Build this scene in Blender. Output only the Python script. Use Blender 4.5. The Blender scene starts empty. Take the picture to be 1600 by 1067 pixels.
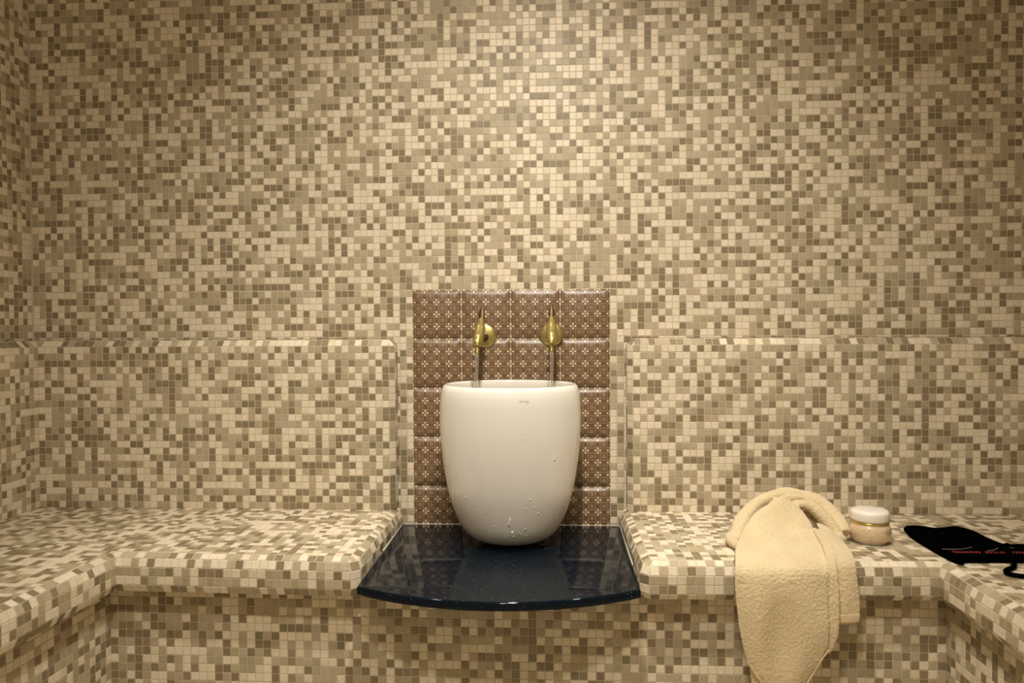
import bpy, bmesh, math, random
import numpy as np
from math import sin, cos, pi, radians, hypot, atan2
from mathutils import Vector, Matrix, noise

SC = bpy.context.scene
COL = SC.collection
rnd = random.Random(7)

# ------------------------------------------------------------------ camera
cam_d = bpy.data.cameras.new('camera')
cam_d.sensor_width = 36.0
cam_d.lens = 26.98
cam_d.clip_start = 0.02
cam = bpy.data.objects.new('camera', cam_d)
COL.objects.link(cam)
cam.matrix_world = Matrix(((0.998665, 0.003651, 0.05153, 0.125867),
                           (0.051455, 0.018376, -0.998506, -2.368273),
                           (-0.004593, 0.999824, 0.018164, 1.005682),
                           (0, 0, 0, 1)))
SC.camera = cam

# ------------------------------------------------------------------ light
SC.view_settings.view_transform = 'Standard'
SC.view_settings.look = 'None'
SC.view_settings.gamma = 1.0
SC.view_settings.use_curve_mapping = False
SC.view_settings.exposure = 0.06
w = bpy.data.worlds.new('world'); SC.world = w; w.use_nodes = True
w.node_tree.nodes['Background'].inputs[0].default_value = (0.9, 0.72, 0.48, 1)
w.node_tree.nodes['Background'].inputs[1].default_value = 0.02
WARM = (1.0, 0.94, 0.84)
LAMPS = [  # x, y, power, diameter of the lit disc, aim (None = straight down), cone in degrees
    (0.12, -1.45, 100.0, 0.12, (0.08, 0.0, 0.48), 98),
    (-0.85, -0.62, 50.0, 0.10, (-0.50, -0.45, 0.45), 52),
    (0.85, -0.62, 50.0, 0.10, (0.55, -0.45, 0.45), 52),
    (0.00, -2.30, 25.0, 0.16, None, 0),  # soft frontal fill, added to brighten the lower walls and riser
    (0.05, -0.40, 45.0, 0.09, (0.05, -0.36, 0.0), 50),
]
ZC = 2.45
for i, (x, y, p, sz, aim, cone) in enumerate(LAMPS):
    ld = bpy.data.lights.new('lamp_or_fill_beam', 'SPOT' if aim else 'AREA')
    if aim:
        ld.spot_size = radians(cone); ld.spot_blend = 1.0; ld.shadow_soft_size = sz / 2
    else:
        ld.shape = 'DISK'; ld.size = sz
    ld.energy = p; ld.color = WARM
    lo = bpy.data.objects.new('lamp_or_fill_beam', ld)
    lo.location = (x, y, ZC - 0.012 - (0.06 if aim else 0)); COL.objects.link(lo)
    if aim: lo.rotation_euler = (Vector(aim) - lo.location).to_track_quat('-Z', 'Y').to_euler()

# ------------------------------------------------------------------ helpers
def link(o, parent=None):
    COL.objects.link(o)
    if parent is not None: o.parent = parent
    return o

def obj(name, me, mat=None, parent=None, smooth=False, **props):
    if isinstance(me, bmesh.types.BMesh):
        bm = me; me = bpy.data.meshes.new(name); bm.to_mesh(me); bm.free()
    o = bpy.data.objects.new(name, me)
    if mat is not None and not me.materials: me.materials.append(mat)
    if smooth: me.shade_smooth()
    for k, v in props.items(): o[k] = v
    return link(o, parent)

def empty(name, loc=(0, 0, 0), **props):
    o = bpy.data.objects.new(name, None); o.location = loc
    for k, v in props.items(): o[k] = v
    return link(o)

def pydata(name, V, F):
    me = bpy.data.meshes.new(name); me.from_pydata([tuple(v) for v in V], [], F); me.update()
    return me

def lathe(prof, n=48, sx=1.0, sy=1.0, close=False, cx=0, cy=0, cz=0):
    V = []; F = []
    for (z, r) in prof:
        for k in range(n):
            a = 2 * pi * k / n
            V.append((cx + r * cos(a) * sx, cy + r * sin(a) * sy, cz + z))
    for i in range(len(prof) - 1):
        for k in range(n):
            a = i * n + k; b = i * n + (k + 1) % n
            F.append((a, b, b + n, a + n))
    if close:
        F.append(tuple(range(n - 1, -1, -1)))
        m = (len(prof) - 1) * n
        F.append(tuple(range(m, m + n)))
    return V, F

def box(V, F, x0, x1, y0, y1, z0, z1):
    b = len(V)
    V += [(x0, y0, z0), (x1, y0, z0), (x1, y1, z0), (x0, y1, z0), (x0, y0, z1), (x1, y0, z1), (x1, y1, z1), (x0, y1, z1)]
    F += [tuple(b + i for i in f) for f in ((0, 3, 2, 1), (4, 5, 6, 7), (0, 1, 5, 4), (1, 2, 6, 5), (2, 3, 7, 6), (3, 0, 4, 7))]

def tube(pts, radii, n=12, flat=1.0, up=Vector((0, 0, 1)), caps=True):
    """swept tube through pts; returns V, F"""
    pts = [Vector(p) for p in pts]; V = []; F = []
    for i, p in enumerate(pts):
        t = (pts[min(i + 1, len(pts) - 1)] - pts[max(i - 1, 0)]).normalized()
        a = t.cross(up)
        if a.length < 1e-4: a = t.cross(Vector((0, 1, 0)))
        a.normalize(); b = a.cross(t).normalized()
        r = radii[i] if isinstance(radii, (list, tuple)) else radii
        for k in range(n):
            th = 2 * pi * k / n
            V.append(tuple(p + a * (r * cos(th)) + b * (r * flat * sin(th))))
    for i in range(len(pts) - 1):
        for k in range(n):
            a = i * n + k; b = i * n + (k + 1) % n
            F.append((a, b, b + n, a + n))
    if caps:
        F.append(tuple(range(n))[::-1]); m = (len(pts) - 1) * n
        F.append(tuple(range(m, m + n)))
    return V, F

def spline(pts, k=6):
    """Catmull-Rom through tuples of any length"""
    out = []
    n = len(pts)
    for i in range(n - 1):
        p0 = pts[max(i - 1, 0)]; p1 = pts[i]; p2 = pts[i + 1]; p3 = pts[min(i + 2, n - 1)]
        for j in range(k):
            t = j / k
            out.append(tuple(0.5 * (2 * b + (c - a) * t + (2 * a - 5 * b + 4 * c - d) * t * t + (3 * b - a - 3 * c + d) * t ** 3)
                             for a, b, c, d in zip(p0, p1, p2, p3)))
    out.append(tuple(pts[-1]))
    return out

def merge(*vfs):
    V = []; F = []
    for v, f in vfs:
        b = len(V); V += list(v); F += [tuple(i + b for i in q) for q in f]
    return V, F

# ------------------------------------------------------------------ materials
class NT:
    def __init__(s, name):
        s.m = bpy.data.materials.new(name); s.m.use_nodes = True
        s.t = s.m.node_tree; s.n = s.t.nodes; s.b = s.n['Principled BSDF']; s.out = s.n['Material Output']
    def new(s, ty, **kw):
        nd = s.n.new(ty)
        for k, v in kw.items(): setattr(nd, k, v)
        return nd
    def ln(s, a, b): s.t.links.new(a, b)
    def put(s, sock, v):
        if isinstance(v, (int, float)): sock.default_value = v
        elif isinstance(v, (tuple, list)): sock.default_value = (*v, 1) if len(v) == 3 and len(sock.default_value) == 4 else v
        else: s.ln(v, sock)
    def math(s, op, a, b=0.0, c=None):
        nd = s.new('ShaderNodeMath', operation=op); s.put(nd.inputs[0], a); s.put(nd.inputs[1], b)
        if c is not None: s.put(nd.inputs[2], c)
        return nd.outputs[0]
    def mix(s, f, a, b, ty='MIX'):
        nd = s.new('ShaderNodeMix', data_type='RGBA', blend_type=ty)
        s.put(nd.inputs[0], f); s.put(nd.inputs[6], a); s.put(nd.inputs[7], b)
        return nd.outputs[2]
    def noise(s, scale, detail=2, rough=0.5, vec=None, w=None):
        nd = s.new('ShaderNodeTexNoise'); nd.inputs['Scale'].default_value = scale
        nd.inputs['Detail'].default_value = detail; nd.inputs['Roughness'].default_value = rough
        if vec is None: vec = s.new('ShaderNodeTexCoord').outputs['Object'] if not hasattr(s, 'oc') else s.oc
        s.ln(vec, nd.inputs['Vector'])
        return nd.outputs['Fac']
    def ramp(s, fac, stops):
        nd = s.new('ShaderNodeValToRGB'); s.ln(fac, nd.inputs[0]); e = nd.color_ramp.elements
        while len(e) < len(stops): e.new(0.5)
        for el, (p, c) in zip(e, stops):
            el.position = p; el.color = (*c, 1) if len(c) == 3 else c
        return nd.outputs[0]
    def bump(s, h, strength=0.3, dist=0.001):
        nd = s.new('ShaderNodeBump'); nd.inputs['Strength'].default_value = strength
        nd.inputs['Distance'].default_value = dist; s.ln(h, nd.inputs['Height'])
        s.ln(nd.outputs[0], s.b.inputs['Normal']); return nd
    def set(s, **kw):
        for k, v in kw.items(): s.put(s.b.inputs[k.replace('_', ' ')], v)
        return s.m

def world_pos(t):
    g = t.new('ShaderNodeNewGeometry'); return g.outputs['Position']

t = NT('mosaic_glaze')                      # colour of each little tile comes with its mesh
at = t.new('ShaderNodeAttribute', attribute_name='tint')
t.oc = world_pos(t)
n1 = t.noise(900, 2, 0.7)
n2 = t.noise(170, 2, 0.5)
spk = t.ramp(n1, [(0.35, (0.80, 0.78, 0.74)), (0.62, (1.10, 1.10, 1.09))])
c1 = t.mix(1.0, at.outputs['Color'], spk, 'MULTIPLY')
c2 = t.mix(at.outputs['Alpha'], at.outputs['Color'], c1)
c3 = t.mix(1.0, c2, t.ramp(n2, [(0.3, (0.93, 0.92, 0.9)), (0.7, (1.05, 1.05, 1.05))]), 'MULTIPLY')
M_TILE = t.set(Base_Color=c3, Roughness=t.math('MULTIPLY_ADD', n2, 0.2, 0.34), Specular_IOR_Level=0.34)
t.bump(n2, 0.25, 0.0006)

t = NT('grout'); t.oc = world_pos(t)
n1 = t.noise(60, 4, 0.6); n2 = t.noise(1500, 2, 0.6); n3 = t.noise(4, 3, 0.6)
cc = t.ramp(n1, [(0.3, (0.54, 0.46, 0.335)), (0.7, (0.68, 0.59, 0.44))])
cc = t.mix(t.math('MULTIPLY', n3, 0.3), cc, (0.40, 0.33, 0.22))
M_GROUT = t.set(Base_Color=cc, Roughness=0.85); t.bump(n2, 0.5, 0.0006)

t = NT('far_mosaic')                        # only on the walls behind and beside the camera
g = t.new('ShaderNodeNewGeometry')
sv = t.new('ShaderNodeVectorMath', operation='MULTIPLY_ADD'); t.ln(g.outputs['Position'], sv.inputs[0])
sv.inputs[1].default_value = (48.5,) * 3; sv.inputs[2].default_value = (0.5,) * 3
fl = t.new('ShaderNodeVectorMath', operation='FLOOR'); t.ln(sv.outputs[0], fl.inputs[0])
wn = t.new('ShaderNodeTexWhiteNoise', noise_dimensions='3D'); t.ln(fl.outputs[0], wn.inputs['Vector'])
rc = t.ramp(wn.outputs['Value'], [(0.0, (0.24, 0.19, 0.12)), (0.28, (0.45, 0.37, 0.25)), (0.6, (0.76, 0.67, 0.50))])
t.n[-1].color_ramp.interpolation = 'CONSTANT'
M_FAR = t.set(Base_Color=rc, Roughness=0.4)

t = NT('granite'); t.oc = world_pos(t)
vo = t.new('ShaderNodeTexVoronoi'); vo.inputs['Scale'].default_value = 300; t.ln(t.oc, vo.inputs['Vector'])
sp = t.ramp(vo.outputs['Distance'], [(0.10, (1, 1, 1)), (0.17, (0, 0, 0))])
wv = t.new('ShaderNodeTexWhiteNoise'); t.ln(vo.outputs['Position'], wv.inputs['Vector'])
flk = t.math('MULTIPLY', sp, t.math('GREATER_THAN', wv.outputs['Value'], 0.93))
nb = t.noise(700, 3, 0.7)
bs = t.ramp(nb, [(0.35, (0.001, 0.0025, 0.005)), (0.65, (0.005, 0.012, 0.021))])
M_GRANITE = t.set(Base_Color=t.mix(flk, bs, (0.85, 0.88, 0.82)), Roughness=0.05, Specular_IOR_Level=0.19)

# cushioned brown tile with printed lattice of flowers; print uses the tile's own UVs
def motif_material():
    t = NT('printed_brown_tile')
    uv = t.new('ShaderNodeUVMap'); uv.uv_map = 'UVMap'
    sx = t.new('ShaderNodeSeparateXYZ'); t.ln(uv.outputs[0], sx.inputs[0])
    M = t.math
    def centred(v, off):            # distance in cells from lattice point, -0.5..0.5
        return M('SUBTRACT', M('FRACT', M('ADD', M('MULTIPLY', v, 4.0), off + 0.5)), 0.5)
    def soft(v, edge, k=0.02):      # 1 inside (v<edge)
        nd = t.new('ShaderNodeMapRange'); nd.interpolation_type = 'SMOOTHSTEP'
        t.put(nd.inputs[0], v); nd.inputs[1].default_value = edge - k; nd.inputs[2].default_value = edge + k
        nd.inputs[3].default_value = 1; nd.inputs[4].default_value = 0
        return nd.outputs[0]
    x = centred(sx.outputs[0], 0); y = centred(sx.outputs[1], 0)
    X = M('ABSOLUTE', x); Y = M('ABSOLUTE', y)
    hi = M('MAXIMUM', X, Y); lo = M('MINIMUM', X, Y)
    # four petals round the lattice point, teardrop outward
    dx = M('SUBTRACT', hi, 0.185)
    ped = M('POWER', M('ADD', M('POWER', M('ABSOLUTE', dx), 2.0), M('POWER', lo, 2.0)), 0.5)
    petal = soft(ped, 0.088, 0.014)
    tip = M('MULTIPLY', soft(M('ADD', M('MULTIPLY', M('SUBTRACT', hi, 0.2), 0.55), lo), 0.062, 0.012), M('GREATER_THAN', hi, 0.2))
    cd = M('ADD', X, Y)
    cen = soft(M('ABSOLUTE', M('SUBTRACT', cd, 0.04)), 0.022, 0.012)
    # star in the middle of each cell
    u = centred(sx.outputs[0], 0.5); v = centred(sx.outputs[1], 0.5)
    U = M('ABSOLUTE', u); Vv = M('ABSOLUTE', v)
    r = M('POWER', M('ADD', M('POWER', U, 2.0), M('POWER', Vv, 2.0)), 0.5)
    th = M('ARCTAN2', v, u)
    ray = M('MULTIPLY', M('ABSOLUTE', M('SINE', M('MULTIPLY', M('ADD', th, pi / 8), 4.0))), r)   # eight rays
    star = M('MULTIPLY', soft(ray, 0.045, 0.02), M('MULTIPLY', soft(r, 0.20, 0.02), M('GREATER_THAN', r, 0.05)))
    ray2 = M('MULTIPLY', M('ABSOLUTE', M('SINE', M('MULTIPLY', th, 2.0))), r)
    rays = M('MULTIPLY', soft(ray2, 0.022, 0.012), M('MULTIPLY', soft(r, 0.36, 0.02), M('GREATER_THAN', r, 0.22)))
    # leaf strokes: short diagonal leaves between flower and star
    p = M('MULTIPLY', M('ADD', X, Y), 0.7071); q = M('MULTIPLY', M('ABSOLUTE', M('SUBTRACT', X, Y)), 0.7071)
    leafd = M('ADD', M('POWER', M('DIVIDE', M('ABSOLUTE', M('SUBTRACT', p, 0.325)), 0.028), 2.0), M('POWER', M('DIVIDE', q, 0.12), 2.0))
    leaf = soft(leafd, 1.0, 0.35)
    leaf2d = M('ADD', M('POWER', M('DIVIDE', M('ABSOLUTE', M('SUBTRACT', p, 0.415)), 0.022), 2.0), M('POWER', M('DIVIDE', M('SUBTRACT', q, 0.15), 0.08), 2.0))
    leaf2 = soft(leaf2d, 1.0, 0.35)
    a = M('MAXIMUM', petal, M('MAXIMUM', tip, cen))
    b = M('MAXIMUM', M('MULTIPLY', star, 0.75), M('MAXIMUM', M('MULTIPLY', rays, 0.45), M('MULTIPLY', M('MAXIMUM', leaf, leaf2), 0.50)))
    # print wears out towards the very edge
    f = M('MAXIMUM', a, b)
    t.oc = world_pos(t)
    nn = t.noise(30, 3, 0.6)
    base = t.ramp(nn, [(0.3, (0.120, 0.064, 0.025)), (0.7, (0.168, 0.094, 0.040))])
    col = t.mix(f, base, (0.74, 0.58, 0.40))
    n2 = t.noise(700, 2, 0.6)
    m = t.set(Base_Color=col, Roughness=t.math('MULTIPLY_ADD', n2, 0.2, 0.27), Specular_IOR_Level=0.8)
    t.bump(n2, 0.25, 0.0006)
    return m
M_MOTIF = motif_material()

t = NT('white_glaze'); t.oc = world_pos(t)
M_CERAMIC = t.set(Base_Color=(0.83, 0.79, 0.71), Roughness=0.09, Specular_IOR_Level=0.5, Coat_Weight=0.3, Coat_Roughness=0.03)

t = NT('aged_brass'); t.oc = world_pos(t)
n1 = t.noise(90, 3, 0.6)
M_BRASS = t.set(Base_Color=t.ramp(n1, [(0.3, (0.44, 0.345, 0.12)), (0.7, (0.60, 0.49, 0.19))]), Metallic=0.85, Roughness=t.math('MULTIPLY_ADD', n1, 0.2, 0.24))
t = NT('dark_bronze'); t.oc = world_pos(t)
M_BRONZE = t.set(Base_Color=(0.10, 0.06, 0.028), Metallic=0.9, Roughness=0.42)

t = NT('running_water')
M_WATER = t.set(Base_Color=(1, 1, 1), Roughness=0.04, IOR=1.33, Transmission_Weight=1.0)
t = NT('water_bead')
M_DROP = t.set(Base_Color=(0.90, 0.87, 0.80), Roughness=0.03, IOR=1.33, Specular_IOR_Level=1.0, Transmission_Weight=0.25)
t = NT('aerated_stream')
M_STREAM = t.set(Base_Color=(0.93, 0.87, 0.78), Roughness=0.22, IOR=1.07, Transmission_Weight=0.88)
t = NT('clear_glass')
M_GLASS = t.set(Base_Color=(0.90, 0.97, 0.93), Roughness=0.02, IOR=1.48, Transmission_Weight=1.0)

t = NT('terry_cloth'); t.oc = world_pos(t)
n1 = t.noise(260, 3, 0.7); n2 = t.noise(14, 3, 0.55); n3 = t.noise(1400, 2, 0.6)
cc = t.ramp(n1, [(0.28, (0.74, 0.575, 0.33)), (0.72, (0.92, 0.77, 0.50))])
cc = t.mix(1.0, cc, t.ramp(n2, [(0.3, (0.93, 0.91, 0.88)), (0.7, (1.03, 1.03, 1.03))]), 'MULTIPLY')
M_TERRY = t.set(Base_Color=cc, Roughness=0.95, Specular_IOR_Level=0.1, Sheen_Weight=0.35, Sheen_Roughness=0.5)
t.bump(t.math('ADD', n1, t.math('MULTIPLY', n3, 0.4)), 0.9, 0.0026)
t = NT('woven_hem'); t.oc = world_pos(t)
wvn = t.new('ShaderNodeTexWave'); wvn.bands_direction = 'Z'; wvn.inputs['Scale'].default_value = 95; t.ln(t.oc, wvn.inputs['Vector'])
M_HEM = t.set(Base_Color=(0.78, 0.61, 0.36), Roughness=0.8); t.bump(wvn.outputs['Fac'], 0.7, 0.0012)

t = NT('black_fabric'); t.oc = world_pos(t)
M_BLACK = t.set(Base_Color=(0.0012, 0.0012, 0.0016), Roughness=1.0, Specular_IOR_Level=0.0)
t.bump(t.noise(1800, 2, 0.6), 0.6, 0.0008)
t = NT('red_thread'); M_RED = t.set(Base_Color=(0.27, 0.018, 0.016), Roughness=0.7)
t = NT('pale_thread'); M_PALE = t.set(Base_Color=(0.30, 0.20, 0.19), Roughness=0.7)

t = NT('milky_lid'); t.oc = world_pos(t)
M_LID = t.set(Base_Color=(0.86, 0.80, 0.70), Roughness=0.32, Subsurface_Weight=0.3, Subsurface_Radius=(0.02, 0.016, 0.01), Subsurface_Scale=1.0)
t = NT('cream_scrub'); t.oc = world_pos(t)
n1 = t.noise(260, 3, 0.7)
M_SCRUB = t.set(Base_Color=t.ramp(n1, [(0.30, (0.36, 0.22, 0.10)), (0.42, (0.66, 0.50, 0.31)), (0.75, (0.74, 0.58, 0.38))]), Roughness=0.35, Coat_Weight=1.0, Coat_Roughness=0.03)
t = NT('gold_band'); M_GOLD = t.set(Base_Color=(0.80, 0.60, 0.22), Metallic=1.0, Roughness=0.18)
t = NT('brown_ink'); M_INK = t.set(Base_Color=(0.16, 0.09, 0.045), Roughness=0.6)
t = NT('grey_print'); M_GREY = t.set(Base_Color=(0.42, 0.38, 0.31), Roughness=0.5)
t = NT('plaster'); t.oc = world_pos(t); M_PLASTER = t.set(Base_Color=(0.62, 0.55, 0.44), Roughness=0.9)
t = NT('lamp_glass'); t.b.inputs['Emission Strength'].default_value = 14.0
M_LAMP = t.set(Base_Color=(1, 0.9, 0.7), Emission_Color=(1.0, 0.84, 0.61))
t = NT('lamp_ring'); M_RING = t.set(Base_Color=(0.7, 0.68, 0.64), Metallic=1.0, Roughness=0.3)

# ------------------------------------------------------------------ mosaic tiles
GAP = 0.0020
LIGHT = [(0.80, 0.70, 0.52), (0.77, 0.68, 0.51), (0.82, 0.71, 0.55), (0.74, 0.64, 0.46)]
MID = [(0.47, 0.39, 0.265), (0.45, 0.385, 0.245), (0.50, 0.405, 0.285), (0.43, 0.365, 0.24), (0.51, 0.43, 0.295)]
DARK = [(0.285, 0.225, 0.135), (0.25, 0.20, 0.115), (0.315, 0.25, 0.155), (0.27, 0.205, 0.125)]
VAR = [(*c, 0.15) for c in LIGHT] + [(*c, 0.8) for c in MID] + [(*c, 1.0) for c in DARK]

def pick_tint():
    q = rnd.random()
    if q < 0.385: return rnd.randrange(4)
    if q < 0.75: return 4 + rnd.randrange(5)
    return 9 + rnd.randrange(4)

TOPZ, LOWZ, BEV = 0.0009, -0.003, 0.0006
def tile_shape(hw, hh):
    b = BEV
    V = [(-hw, -hh, LOWZ), (hw, -hh, LOWZ), (hw, hh, LOWZ), (-hw, hh, LOWZ),
         (-hw, -hh, TOPZ - b), (hw, -hh, TOPZ - b), (hw, hh, TOPZ - b), (-hw, hh, TOPZ - b),
         (-hw + b, -hh + b, TOPZ), (hw - b, -hh + b, TOPZ), (hw - b, hh - b, TOPZ), (-hw + b, hh - b, TOPZ)]
    return V
TILE_F = [(8, 9, 10, 11), (4, 5, 9, 8), (5, 6, 10, 9), (6, 7, 11, 10), (7, 4, 8, 11), (0, 1, 5, 4), (1, 2, 6, 5), (2, 3, 7, 6), (3, 0, 4, 7)]

def tint_mesh(me, cols, per):
    a = me.attributes.new('tint', 'FLOAT_COLOR', 'FACE')
    buf = []
    for c in cols: buf += list(c) * per
    a.data.foreach_set('color', buf)

UNIT = 0.0188
UNIT_MESH = []
for i, c in enumerate(VAR):
    me = pydata('tile', tile_shape(UNIT / 2, UNIT / 2), TILE_F)
    tint_mesh(me, [c], 9); me.materials.append(M_TILE); UNIT_MESH.append(me)

CAMP = np.array((0.125867, -2.368273, 1.005682))
CAMF = -np.array((0.05153, -0.998506, 0.018164)); CAMR = np.array((0.998665, 0.051455, -0.004593)); CAMU = np.array((0.003651, 0.018376, 0.999824))
def seen_size(c, n, area):
    """how large each tile shows, to choose which become single parts"""
    d = c - CAMP; L = np.linalg.norm(d, axis=1); z = np.maximum(d @ CAMF, 0.1)
    x = d @ CAMR / z * 0.7495; y = d @ CAMU / z * 0.7495
    s_ = np.maximum(0, -(n * d).sum(1) / L) / (L * L) * area
    s_[(np.abs(x) > 0.505) | (np.abs(y) > 0.338) | (d @ CAMF < 0.1)] = 0
    return s_

def quad_mesh(name, V, Q):
    """mesh of quads from numpy arrays"""
    me = bpy.data.meshes.new(name); me.vertices.add(len(V)); me.vertices.foreach_set('co', V.astype(np.float32).ravel())
    me.loops.add(Q.size); me.loops.foreach_set('vertex_index', Q.astype(np.int32).ravel())
    me.polygons.add(len(Q)); me.polygons.foreach_set('loop_start', np.arange(0, Q.size, 4, dtype=np.int32))
    me.polygons.foreach_set('loop_total', np.full(len(Q), 4, dtype=np.int32))
    me.update(calc_edges=True); me.shade_flat(); return me

nrs = np.random.RandomState(11)
class Field:
    """collects the mosaic tiles of one surface"""
    def __init__(s): s.T = []
    def add(s, c, ux, n, w_, h_):
        if w_ - GAP < 0.004 or h_ - GAP < 0.004: return
        s.T.append((c[0], c[1], c[2], ux[0], ux[1], ux[2], n[0], n[1], n[2], w_ - GAP, h_ - GAP, pick_tint()))
    def build(s, parent, limit=300):
        if not s.T: return
        A = np.array(s.T, dtype=float); C = A[:, 0:3]; U = A[:, 3:6]; N = A[:, 6:9]; W = A[:, 9]; H = A[:, 10]; TV = A[:, 11].astype(int)
        size = seen_size(C, N, W * H); order = np.argsort(-size)[:limit]
        single = [i for i in order if size[i] > 0]
        N = N + nrs.normal(0, 0.006, N.shape); N /= np.linalg.norm(N, axis=1)[:, None]
        U = U - N * (U * N).sum(1)[:, None]; U /= np.linalg.norm(U, axis=1)[:, None]
        Vv = np.cross(N, U); C = C + N * nrs.uniform(-0.00015, 0.00015, (len(N), 1))
        for i in single:
            u, v, nn, cc = U[i], Vv[i], N[i], C[i]; a, b = W[i] / UNIT, H[i] / UNIT
            o = bpy.data.objects.new('tile', UNIT_MESH[TV[i]]); COL.objects.link(o); o.parent = parent
            o.matrix_local = Matrix(((u[0] * a, v[0] * b, nn[0], cc[0]), (u[1] * a, v[1] * b, nn[1], cc[1]), (u[2] * a, v[2] * b, nn[2], cc[2]), (0, 0, 0, 1)))
        rest = np.ones(len(C), bool); rest[single] = False
        if rest.any():
            C, U, Vv, N, W, H, TV = C[rest], U[rest], Vv[rest], N[rest], W[rest], H[rest], TV[rest]
            k = len(C); sg = np.array(tile_shape(1, 1)); b = BEV
            X = np.sign(sg[:, 0])[None, :] * (W[:, None] / 2 - np.where(np.arange(12) >= 8, b, 0)[None, :])
            Y = np.sign(sg[:, 1])[None, :] * (H[:, None] / 2 - np.where(np.arange(12) >= 8, b, 0)[None, :])
            Z = np.broadcast_to(sg[:, 2][None, :], X.shape)
            P = C[:, None, :] + U[:, None, :] * X[..., None] + Vv[:, None, :] * Y[..., None] + N[:, None, :] * Z[..., None]
            Q = (np.array(TILE_F)[None] + (np.arange(k) * 12)[:, None, None]).reshape(-1, 4)
            me = quad_mesh('mosaic_field', P.reshape(-1, 3), Q)
            at = me.attributes.new('tint', 'FLOAT_COLOR', 'FACE')
            at.data.foreach_set('color', np.repeat(np.array(VAR)[TV], 9, axis=0).astype(np.float32).ravel())
            me.materials.append(M_TILE)
            o = obj('mosaic_field', me, None, parent); o['kind'] = 'stuff'

def edges(a, b, pitch):
    n = max(1, round((b - a) / pitch)); return [a + (b - a) * i / n for i in range(n + 1)]

def offset_path(P, sgn, o):
    """polyline moved outward by o, mitred"""
    out = []
    N = []
    for a, b in zip(P, P[1:]):
        d = Vector((b[0] - a[0], b[1] - a[1])).normalized(); N.append((d, Vector((-d.y, d.x)) * sgn))
    for i, p in enumerate(P):
        p = Vector(p)
        if i == 0: out.append(p + N[0][1] * o)
        elif i == len(P) - 1: out.append(p + N[-1][1] * o)
        else:
            n1, n2 = N[i - 1][1], N[i][1]
            m = (n1 + n2); m = m / (1 + n1.dot(n2)) * o
            out.append(p + m)
    return out, N

def sweep(P, sgn, prof, ztop, field, pitch, skip_rows=0, top_poly=None, name='bed', parent=None, skip=None):
    """mortar bed with profile [(o, dz)...] swept along P, tiles laid on every facet"""
    rings = []
    for (o, dz) in prof:
        pts, N = offset_path(P, sgn, o)
        rings.append([(p.x, p.y, ztop + dz) for p in pts])
    n = len(P); V = [v for r in rings for v in r]; F = []
    for i in range(len(prof) - 1):
        for k in range(n - 1):
            a = i * n + k
            q = (a, a + 1, a + 1 + n, a + n)
            F.append(q if sgn < 0 else q[::-1])
    if top_poly:
        b = len(V); V += [(x, y, ztop) for x, y in top_poly]; F.append(tuple(range(b, b + len(top_poly))))
    bed = obj(name, pydata(name, V, F), M_GROUT, parent)
    for i in range(len(prof) - 1 - skip_rows):
        (o0, z0), (o1, z1) = prof[i], prof[i + 1]
        om, zm = (o0 + o1) / 2, ztop + (z0 + z1) / 2; h = hypot(o1 - o0, z1 - z0)
        pts, N = offset_path(P, sgn, om)
        for k in range(n - 1):
            if skip and k in skip: continue
            a, b = pts[k], pts[k + 1]; L = (b - a).dot(N[k][0])
            if L < 0.006: continue
            nt = max(1, round(L / pitch)); d, nrm = N[k]
            nv = Vector((nrm.x * (-(z1 - z0)), nrm.y * (-(z1 - z0)), (o1 - o0))).normalized()
            for j in range(nt):
                c = a + d * (L * (j + 0.5) / nt)
                field.add((c.x, c.y, zm), (d.x, d.y, 0), nv, L / nt, h)
    return bed

# ------------------------------------------------------------------ room shell
WX0, WX1, YF = -1.53, 1.56, -3.2
V = []; F = []; box(V, F, WX0 - 0.12, WX1 + 0.12, YF - 0.12, 0.12, -0.1, 0.0)
obj('floor', pydata('floor', V, F), M_FAR, kind='structure')
V = []; F = []; box(V, F, WX0 - 0.12, WX1 + 0.12, YF - 0.12, 0.12, ZC, ZC + 0.1)
obj('ceiling', pydata('ceiling', V, F), M_PLASTER, kind='structure')
V = []; F = []; box(V, F, WX0 - 0.12, WX1 + 0.12, YF - 0.12, YF, 0, ZC)
obj('wall_front', pydata('wall_front', V, F), M_FAR, kind='structure')

# back wall
V = []; F = []; box(V, F, WX0 - 0.12, WX1 + 0.12, 0.0, 0.12, 0, ZC)
wall_back = obj('wall_back', pydata('wall_back', V, F), M_GROUT, kind='structure')
fb = Field()
PX, PZ0, PZ1 = 0.3052, 0.3605, 1.1235
ZL = 0.970                                      # ledge on top of the seat backs
xs = [(-PX - (i + 1) * 0.02032, -PX - i * 0.02032) for i in range(61)]
xs += [(-PX + i * 2 * PX / 30, -PX + (i + 1) * 2 * PX / 30) for i in range(30)]
xs += [(PX + i * 0.02105, PX + (i + 1) * 0.02105) for i in range(60)]
zz = edges(PZ1 + 0.001, ZC, 0.0206)
zlow = [PZ1 - 0.0005 - i * 0.02065 for i in range(36)][::-1]
for (x0, x1) in xs:
    x0 = max(x0, WX0); x1 = min(x1, WX1)
    if x1 - x0 < 0.005: continue
    xc = (x0 + x1) / 2
    for z0, z1 in list(zip(zlow, zlow[1:])) + list(zip(zz, zz[1:])):
        if abs(xc) < PX and z1 < PZ1 + 0.002: continue
        if abs(xc) > 0.372 and z1 < ZL + 0.003: continue
        zb0 = max(z0, ZL + 0.001) if abs(xc) > 0.372 else z0
        fb.add((xc, 0, (zb0 + z1) / 2), (1, 0, 0), (0, -1, 0), x1 - x0, z1 - zb0)
fb.build(wall_back)

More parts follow.
